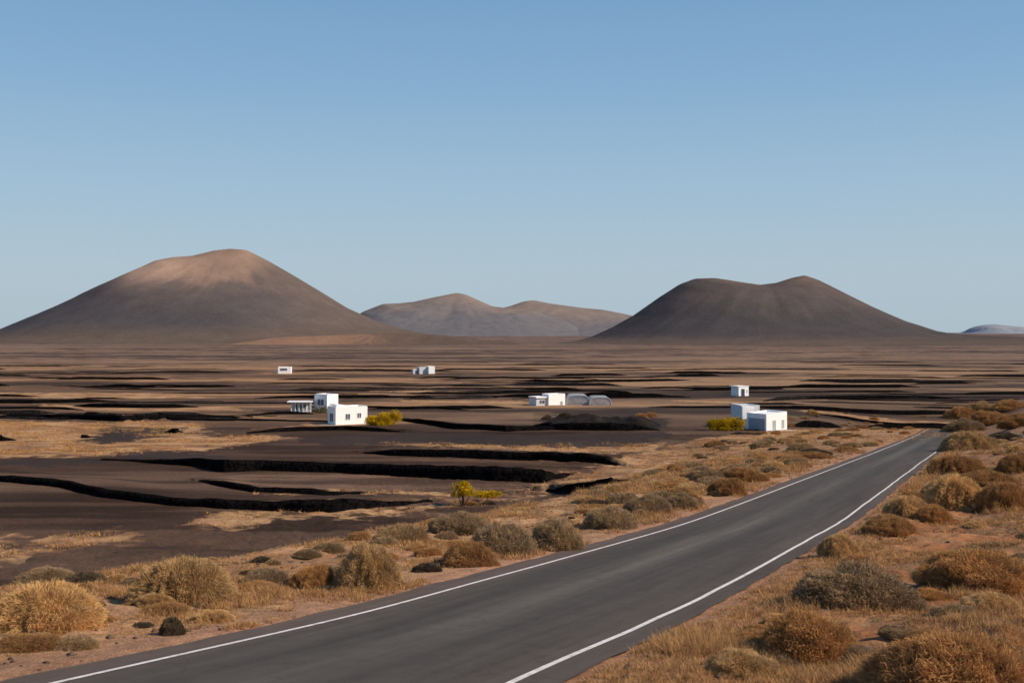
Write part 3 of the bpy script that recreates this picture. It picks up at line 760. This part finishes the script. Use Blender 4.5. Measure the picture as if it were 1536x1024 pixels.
# base x, base y, width px, height px, kind, label
big = [
 (262,908,158,74,'straw','largest golden dome of dry grass on the left verge'),
 (52,950,175,72,'straw','wide golden grass clump at the left edge of the picture'),
 (468,882,78,44,'brown','small brown shrub touching the golden mound left of the road'),
 (548,884,112,68,'straw','golden dry mound with a brown shrub at its left foot'),
 (256,952,40,34,'dark','small dark twiggy shrub below the largest golden dome'),
 (487,889,34,14,'dark','tiny blackish plant in front of the golden mound'),
 (640,858,48,16,'dark','flat dark cushion left of the low brown roadside shrub'),
 (704,848,86,42,'brown','low brown shrub with its shadow cast left, beside the road edge'),
 (752,832,110,56,'grey','broad grey shrub behind the low brown roadside one'),
 (836,824,90,52,'grey','rounded grey shrub alone between broad grey neighbours by the left line'),
 (918,793,80,38,'grey','grey shrub on the verge just above the rounded grey one'),
 (895,787,44,20,'grey','small flat grey shrub tucked against a larger grey one'),
 (974,771,68,34,'grey','grey shrub beside the short black corner wall'),
 (1026,763,54,28,'grey','grey shrub right of the one by the corner wall'),
 (1095,742,60,32,'brown','brown roadside shrub between grey ones in the middle of the slope'),
 (1072,744,24,11,'dark','small black cushion in front of the brown slope shrub'),
 (1120,722,70,28,'brown','wide brown shrub higher up the left slope'),
 (1225,685,50,16,'dark','dark flat shrub on the slope left of the far road'),
 (1305,918,205,86,'grey','biggest grey shrub right of the road'),
 (1222,985,150,86,'brown','brown shrub with dark left side, in front of the biggest grey one'),
 (1462,1062,290,122,'brown','huge brown shrub cut by the bottom right corner'),
 (1482,884,165,72,'brown','dark brown shrub behind the biggest grey one at right'),
 (1340,803,78,36,'brown','small brown dome right of the road before the grey giant'),
 (1404,783,52,32,'brown','little rounded brown shrub between larger right hand shrubs'),
 (1368,780,76,32,'straw','golden tuft growing close to the right line'),
 (1445,766,108,52,'straw','golden shrub pair right of the road in mid distance'),
 (1515,768,84,54,'brown','brown shrub at the right picture edge above the dark one'),
 (1442,712,90,38,'brown','brown shrub beside the right line farther up the road'),
 (1530,710,60,34,'brown','brown shrub cut by the right picture edge farther up'),
 (1420,748,66,36,'straw','pale golden shrub just behind the right line'),
 (1462,676,96,34,'straw','wide golden shrub beside the last visible stretch of road'),
 (1515,660,60,18,'dark','dark flat shrub on the crest right of the road'),
 (1262,838,66,36,'straw','golden tuft at the asphalt edge on the right'),
 (60,872,90,22,'grey','low grey shrub on the brow of the left verge'),
 (122,870,60,20,'dark','low dark shrub on the brow, right of a grey one'),
 (395,880,70,28,'grey','soft grey shrub between the golden dome and the brown shrub'),
 (600,815,80,34,'grey','grey shrub on the brow above the golden mound'),
 (690,800,90,32,'grey','grey shrub on the brow above the broad grey one'),
 (110,975,70,24,'grey','low greyish shrub between the left line and wide golden clump'),
 (1060,722,60,28,'grey','grey shrub on the slope above the grey verge pair'),
 (1452,648,62,26,'grey','grey shrub on the crest just right of the road end'),
 (1490,636,66,26,'brown','brown shrub on the crest between grey shrub and picture edge'),
 (1532,640,56,26,'brown','brown shrub on the crest at the very right edge'),
 (1446,628,50,22,'brown','brown shrub topping the crest above the road end'),
 (1478,618,54,20,'grey','grey shrub on the skyline of the right bank'),
 (1520,614,56,20,'brown','brown shrub on the skyline of the right bank at the edge'),
 (1375,760,60,30,'brown','brown mound just behind the golden tuft on the right line'),
 (1490,735,90,34,'brown','wide brown shrub below the crest at right'),
 (1425,704,56,24,'straw','golden tuft beside the right line where it bends'),
]
for (x, y, wpx, hpx, kind, lab) in big:
    X, Y = px2g(x, y); k = Y / F; rad = wpx * k / 2
    put_shrub(X, Y + rad * .45, rad, hpx * k / .78, kind, lab)
labs = {'straw': 'small golden dry grass dome scattered on the stony verge', 'grey': 'small grey twiggy shrub scattered on the roadside slope',
        'brown': 'small brown dry shrub scattered on the roadside slope', 'dark': 'small blackish cushion shrub scattered near the road'}
n = 0; tries = 0
while n < 285 and tries < 20000:
    tries += 1
    if n < 150:   # left slope
        x = R.uniform(850, 1420); y = R.uniform(634, 780)
        if n % 3 == 0: x = R.uniform(0, 900); y = R.uniform(770, 1000)
    else: x = R.uniform(1000, 1560); y = R.uniform(606, 1010) if R.random() < .35 else R.uniform(604, 760)
    X, Y = px2g(x, y)
    s = float(road_s(X, Y))
    if abs(s) < 5.3 + (1.3 if Y > 60 and s > 0 else .3) or Y > 300: continue
    if s < 0:
        wv = float(np.interp(Y, [0, 30, 80, 140, 220], [10, 10, 12, 24, 30]))
        if -s - 4.1 > wv: continue
    rad = R.uniform(.25, .62) if Y < 60 else R.uniform(.5, 1.35)
    if Y > 110: rad *= 1.2
    if any((X - a) ** 2 + (Y - b) ** 2 < (.62 * (rad + c)) ** 2 for a, b, c in placed): continue
    kind = R.choices(['straw', 'grey', 'brown', 'dark'], [2.2, 3, 3.2, 1.0] if s > 0 else [1.5, 3.5, 2.5, 1.2])[0]
    if kind == 'dark': rad *= .6
    put_shrub(X, Y, rad, rad * R.uniform(.65, 1.0), kind, labs[kind], kind.replace('straw', 'golden') + ' shrubs scattered along the road', q='hi' if Y < 45 else 'lo')
    n += 1

def grass_stuff():
    g = np.random.default_rng(77); VV = []; FF = []; AA = []; base = 0
    tot = 0
    # candidate tuft positions, denser near the camera
    nt = 105000
    Y = 11 * np.exp(g.uniform(0, 1, nt) ** 1.0 * math.log(140 / 11)); X = Y * g.uniform(-.56, .62, nt)
    s = road_s(X, Y); d = np.abs(s) - 4.1
    wv = np.interp(Y, [0, 30, 80, 140, 220], [15, 15, 16, 26, 30])
    dens = fbm(X / 2.4, Y / 2.4, 3, 301)
    keep = (d > np.where(s > 0, -.05, .25)) & ((s > 0) | (d < wv)) & (dens + .34 * np.exp(-((d - .9) / .9) ** 2) * (s > 0) - .10 * (d < 1.2) * (s < 0) > .47 - .05 * sst(30, 70, Y) + .06 * (s > 0) * sst(2, 4, d) - .10 * (s < 0) * sst(1.0, 2.6, d))
    X, Y, s, d, dens = X[keep], Y[keep], s[keep], d[keep], dens[keep]
    edge = np.exp(-((d - 1.1) / .9) ** 2) * (s > 0)
    nb = 14
    T = len(X)
    size = (1 + .8 * sst(35, 80, Y)) * (.07 + .16 * sst(.47, .7, dens) + .10 * edge) * g.uniform(.6, 1.35, T) * np.interp(Y, [10, 60, 140], [.85, 1.1, 1.3])
    Xb = np.repeat(X, nb); Yb = np.repeat(Y, nb); sb = np.repeat(size, nb); n = len(Xb)
    a = g.uniform(0, 6.28, n); ro = g.uniform(0, .5, n) * sb
    rx = Xb + np.cos(a) * ro; ry = Yb + np.sin(a) * ro
    rz = ground_z(rx, ry) - .02
    lean = g.uniform(.15, .9, n) * sb
    tx = rx + np.cos(a) * lean; ty = ry + np.sin(a) * lean; tz = rz + sb * g.uniform(.45, 1.0, n)
    wd = (.003 + .00020 * Yb) * g.uniform(.7, 1.4, n)
    pa = g.uniform(0, 6.28, n); wx = np.cos(pa) * wd; wy = np.sin(pa) * wd
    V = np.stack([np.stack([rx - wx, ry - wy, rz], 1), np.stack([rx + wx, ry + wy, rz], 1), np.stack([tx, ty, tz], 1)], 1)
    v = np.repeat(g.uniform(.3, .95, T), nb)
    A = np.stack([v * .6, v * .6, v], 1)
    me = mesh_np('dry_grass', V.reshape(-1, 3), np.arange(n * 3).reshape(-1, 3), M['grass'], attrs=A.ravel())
    link('dry_grass', me, label='short dry straw coloured grass covering the sandy verges', cat='grass', kind='stuff')
grass_stuff()
def plain_grass():
    g = np.random.default_rng(21); XX = []; YY = []
    for p in tan_polys[:7] + tan_polys[7:9]:
        ar = (p[:, 0].max() - p[:, 0].min()) * (p[:, 1].max() - p[:, 1].min()); m = int(min(16000, ar * 2.2))
        x = g.uniform(p[:, 0].min(), p[:, 0].max(), m); y = g.uniform(p[:, 1].min(), p[:, 1].max(), m)
        k = pip(x + g.normal(0, 1.2, m), y + g.normal(0, 1.5, m), p) & (fbm(x / 4, y / 3, 3, 5) > .45); XX.append(x[k]); YY.append(y[k])
    X = np.concatenate(XX); Y = np.concatenate(YY); nb = 7; T = len(X)
    sz = g.uniform(.18, .5, T); Xb = np.repeat(X, nb); Yb = np.repeat(Y, nb); sb = np.repeat(sz, nb); n = len(Xb)
    a = g.uniform(0, 6.28, n); ro = g.uniform(0, .8, n) * sb; rx = Xb + np.cos(a) * ro; ry = Yb + np.sin(a) * ro; rz = ground_z(rx, ry) - .02
    le = g.uniform(.2, .9, n) * sb; pa = g.uniform(0, 6.28, n); wx = np.cos(pa) * .035; wy = np.sin(pa) * .035
    V = np.stack([np.stack([rx - wx, ry - wy, rz], 1), np.stack([rx + wx, ry + wy, rz], 1), np.stack([rx + np.cos(a) * le, ry + np.sin(a) * le, rz + sb * g.uniform(.4, .9, n)], 1)], 1)
    v = np.repeat(g.uniform(.2, .9, T), nb)
    me = mesh_np('field_grass', V.reshape(-1, 3), np.arange(n * 3).reshape(-1, 3), M['grass'], attrs=np.stack([v * .6, v * .6, v], 1).ravel())
    link('field_grass', me, label='dry golden grass growing in patches between the dark fields', cat='grass', kind='stuff')
plain_grass()
def stones_stuff():
    g = np.random.default_rng(9); n = 5200
    Y = 11 * np.exp(g.uniform(0, 1, n) * math.log(110 / 11)); X = Y * g.uniform(-.56, .62, n)
    s = road_s(X, Y); d = np.abs(s) - 4.1
    keep = (d > .3) & ((s > 0) | (d < 17)) & (fbm(X / 3, Y / 3, 3, 501) > .5); X, Y = X[keep], Y[keep]; n = len(X)
    r = g.uniform(.025, .09, n) * np.interp(Y, [10, 100], [.8, 2]); z = ground_z(X, Y)
    ico = np.array([(1,0,0),(-1,0,0),(0,1,0),(0,-1,0),(0,0,1),(0,0,-1)], float)
    fo = np.array([(0,2,4),(2,1,4),(1,3,4),(3,0,4),(2,0,5),(1,2,5),(3,1,5),(0,3,5)])
    V = ico[None] * r[:, None, None] * g.uniform(.6, 1.3, (n, 6, 1)) * np.array([1.2, 1, .7]) + np.stack([X, Y, z + r * .2], 1)[:, None, :]
    Fc = fo[None] + 6 * np.arange(n)[:, None, None]
    me = mesh_np('loose_stones', V.reshape(-1, 3), Fc.reshape(-1, 3), M['stonep'])
    link('loose_stones', me, label='small loose volcanic stones strewn over the verges', cat='stones', kind='stuff')
M['stonep'] = simple('pebbles', (.13, .085, .06), .9, .5, .5)
stones_stuff()

def leaf_cloud(name, ells, n, leaf, mat, parent, seed):
    g = np.random.default_rng(seed); VV = []
    for (cx, cy, cz, rx, ry, rz, wgt) in ells:
        m = int(n * wgt)
        d = g.normal(0, 1, (m, 3)); d /= np.linalg.norm(d, axis=1)[:, None]
        rr = g.uniform(0, 1, m) ** .45
        c = d * rr[:, None] * np.array([rx, ry, rz]) + np.array([cx, cy, cz])
        c += g.normal(0, 1, (m, 3)) * .10 * np.array([rx, ry, rz])
        VV.append(c)
    c = np.concatenate(VV); n = len(c)
    cl = vnoise(c[:, 0] / (leaf * 7) + 50, c[:, 2] / (leaf * 7) + c[:, 1] / (leaf * 7), seed)
    k = cl > .22; c = c[k]; cl = cl[k]; n = len(c)
    a = g.normal(0, 1, (n, 3)); a /= np.linalg.norm(a, axis=1)[:, None]; b = np.cross(a, g.normal(0, 1, (n, 3))); b /= np.linalg.norm(b, axis=1)[:, None]
    s = leaf * g.uniform(.6, 1.4, (n, 1))
    V = np.stack([c - a * s, c + b * s * .45, c + a * s, c - b * s * .45], 1)
    v = np.clip(.15 + .9 * cl * g.uniform(.6, 1.2, n), 0, 1)
    me = mesh_np(name, V.reshape(-1, 3), np.arange(n * 4).reshape(-1, 4), mat, attrs=np.repeat(v, 4))
    return link(name, me, parent)
def stem(parent, p0, p1, r0, r1, name='branch'):
    p0 = Vector(p0); p1 = Vector(p1); ax = (p1 - p0).normalized(); sd = ax.orthogonal().normalized(); up = ax.cross(sd)
    m = MB(); nn = 7; seg = 4
    for j in range(seg + 1):
        t = j / seg; c = p0.lerp(p1, t) + sd * math.sin(t * 3) * r0 * .8; r = lerp(r0, r1, t)
        for i in range(nn):
            an = 6.283 * i / nn; m.v.append(tuple(c + (sd * math.cos(an) + up * math.sin(an)) * r))
    for j in range(seg):
        for i in range(nn): m.f.append((j * nn + i, j * nn + (i + 1) % nn, (j + 1) * nn + (i + 1) % nn, (j + 1) * nn + i))
    m.f.append(tuple(seg * nn + i for i in range(nn)))
    return m.build(name, M['bark'], parent)
def bush(x, y, wpx, hpx, name, lab, cat, mat, ells, n, leaf, stems, seed):
    X, Y = poly_p([(x, y)])[0]; k = Y / F
    o = bpy.data.objects.new(name, None); COL.objects.link(o); o.location = (X, Y, gz(X, Y) - .03); o['label'] = lab; o['category'] = cat
    W = wpx * k / 2; H_ = hpx * k
    leaf_cloud('crown', [(a * W, b * W, c * H_, d * W, e * W, f * H_, g_) for a, b, c, d, e, f, g_ in ells], n, leaf, M[mat], o, seed)
    for (a, b, c, d, r, nm) in stems: stem(o, (a * W, 0, -.2), (b * W, c * W, d * H_), r, r * .45, nm)
    return o
bush(576, 638, 58, 22, 'yellow_bush', 'bright yellow green bush right of the two windowed white house', 'bush', 'yellow',
     [(-.6,0,.35,.4,.35,.36,.25),(0,0,.46,.45,.4,.45,.35),(.5,0,.55,.45,.4,.5,.35),(-.2,-.2,.2,.8,.3,.2,.15)], 9000, .12, [(0,0,0,.5,.08,'trunk'),(.3,.5,0,.6,.06,'branch'),(-.3,-.5,0,.4,.06,'branch')], 3)
bush(1088, 645, 60, 20, 'yellow_hedge', 'mustard yellow hedge against the pale annex of the right house', 'hedge', 'yellow',
     [(-.55,0,.45,.42,.3,.42,.3),(0,0,.52,.5,.35,.44,.35),(.55,0,.58,.45,.35,.44,.35),(0,-.1,.2,.95,.3,.2,.2)], 9500, .12, [(-.4,-.5,0,.5,.07,'trunk'),(.1,.1,0,.5,.07,'trunk'),(.5,.55,0,.6,.07,'trunk')], 5)
bush(482, 620, 26, 12, 'olive_bush', 'olive brown bush between the tall cube house and the veranda', 'bush', 'olive',
     [(-.3,0,.45,.6,.5,.45,.5),(.4,0,.5,.55,.5,.48,.5)], 2600, .10, [(0,0,0,.5,.06,'trunk')], 7)
bush(694, 759, 58, 38, 'small_tree', 'small yellow green tree with a dark trunk in the dark field', 'tree', 'yellow',
     [(-.1,0,.72,.5,.5,.26,.4),(.35,0,.58,.5,.4,.2,.3),(-.3,0,.5,.35,.35,.15,.15),(.1,.1,.9,.25,.25,.12,.12)], 3000, .085, [(0,-.05,0,.72,.13,'trunk'),(0,.45,.1,.6,.06,'branch'),(0,-.35,-.1,.6,.05,'branch')], 11)
bush(730, 753, 52, 17, 'yellow_bush', 'low flat yellow bush right of the small dark trunked tree', 'bush', 'yellow',
     [(-.2,0,.6,.7,.4,.3,.5),(.4,0,.62,.5,.4,.32,.5)], 2600, .08, [(0,0,0,.5,.05,'trunk')], 13)
X, Y = poly_p([(733, 757)])[0]; put_shrub(X, Y, .9, .55, 'dark', 'blackish scrub under the low flat yellow bush')
X, Y = poly_p([(705, 757)])[0]; put_shrub(X, Y, .7, .5, 'brown', 'dry brown scrub between the small tree and the flat yellow bush')
for j, (x, y) in enumerate([(1164, 650), (1143, 650), (1128, 651)]):
    X, Y = poly_p([(x, y)])[0]; put_shrub(X, Y, .9, .8, 'brown', ['reddish brown shrub before the door of the right white house', 'brown shrub at the corner of the grey garage side', 'brown shrub under the pale annex wall'][j])

for j in range(16):
    X, Y = poly_p([(R.uniform(815, 990), R.uniform(624, 638))])[0]; rr = R.uniform(.8, 1.6)
    put_shrub(X, Y, rr, rr * .7 + .6, R.choice(['dark', 'brown', 'dark']), 'dark scrub growing on the long lava mound before the polytunnels', 'scrub on the lava mound', q='lo')
# ------------------------------------------------------------------ camera, sun, sky
cam = bpy.data.cameras.new('camera'); co_ = bpy.data.objects.new('camera', cam); COL.objects.link(co_)
co_.location = (0, 0, CAMZ); co_.rotation_euler = (math.radians(90), 0, 0)
cam.sensor_width = 36; cam.lens = F / 1536 * 36; cam.shift_y = -(512 - YH) / 1536; cam.clip_start = .3; cam.clip_end = 60000
cam.dof.use_dof = True; cam.dof.focus_distance = 45; cam.dof.aperture_fstop = 2.0
S.camera = co_
SUN_EL, SUN_AZ = math.radians(36), math.radians(108)      # azimuth clockwise from +Y
d = Vector((math.sin(SUN_AZ) * math.cos(SUN_EL), math.cos(SUN_AZ) * math.cos(SUN_EL), math.sin(SUN_EL)))
sl = bpy.data.lights.new('sun', 'SUN'); sl.energy = 5.0; sl.angle = math.radians(.53); sl.color = (1, .87, .72)
so = bpy.data.objects.new('sun', sl); COL.objects.link(so); so.rotation_euler = d.to_track_quat('Z', 'Y').to_euler()
w = bpy.data.worlds.new('World'); S.world = w; w.use_nodes = True
nt = w.node_tree; bg = nt.nodes['Background']
sky = nt.nodes.new('ShaderNodeTexSky'); sky.sky_type = 'NISHITA'; sky.sun_disc = False
sky.sun_elevation = SUN_EL; sky.sun_rotation = SUN_AZ
sky.altitude = 200; sky.air_density = 1.0; sky.dust_density = 1.2; sky.ozone_density = 1.0
tc = nt.nodes.new('ShaderNodeTexCoord'); sp = nt.nodes.new('ShaderNodeSeparateXYZ'); nt.links.new(tc.outputs['Generated'], sp.inputs[0])
K = 1 / .085
def lin(v): return tuple((((x / 255 + .055) / 1.055) ** 2.4) * K for x in v)
rmp = nt.nodes.new('ShaderNodeMapRange'); rmp.inputs[1].default_value = 0; rmp.inputs[2].default_value = 1; nt.links.new(sp.outputs[2], rmp.inputs[0])
cr = nt.nodes.new('ShaderNodeValToRGB'); nt.links.new(rmp.outputs[0], cr.inputs[0])
stops = [(0, (176, 195, 207)), (.055, (176, 197, 211)), (.13, (160, 191, 215)), (.21, (137, 177, 211)), (.29, (121, 163, 204)), (.55, (82, 128, 184)), (1, (58, 100, 165))]
while len(cr.color_ramp.elements) < len(stops): cr.color_ramp.elements.new(.5)
for e_, (p_, c_) in zip(cr.color_ramp.elements, stops): e_.position = p_; e_.color = (*lin(c_), 1)
mxs = nt.nodes.new('ShaderNodeMix'); mxs.data_type = 'RGBA'; mxs.inputs[0].default_value = .9
nt.links.new(sky.outputs[0], mxs.inputs[6]); nt.links.new(cr.outputs[0], mxs.inputs[7])
nt.links.new(mxs.outputs[2], bg.inputs[0]); bg.inputs[1].default_value = .085
S.view_settings.view_transform = 'Standard'; S.view_settings.look = 'None'; S.view_settings.exposure = 0
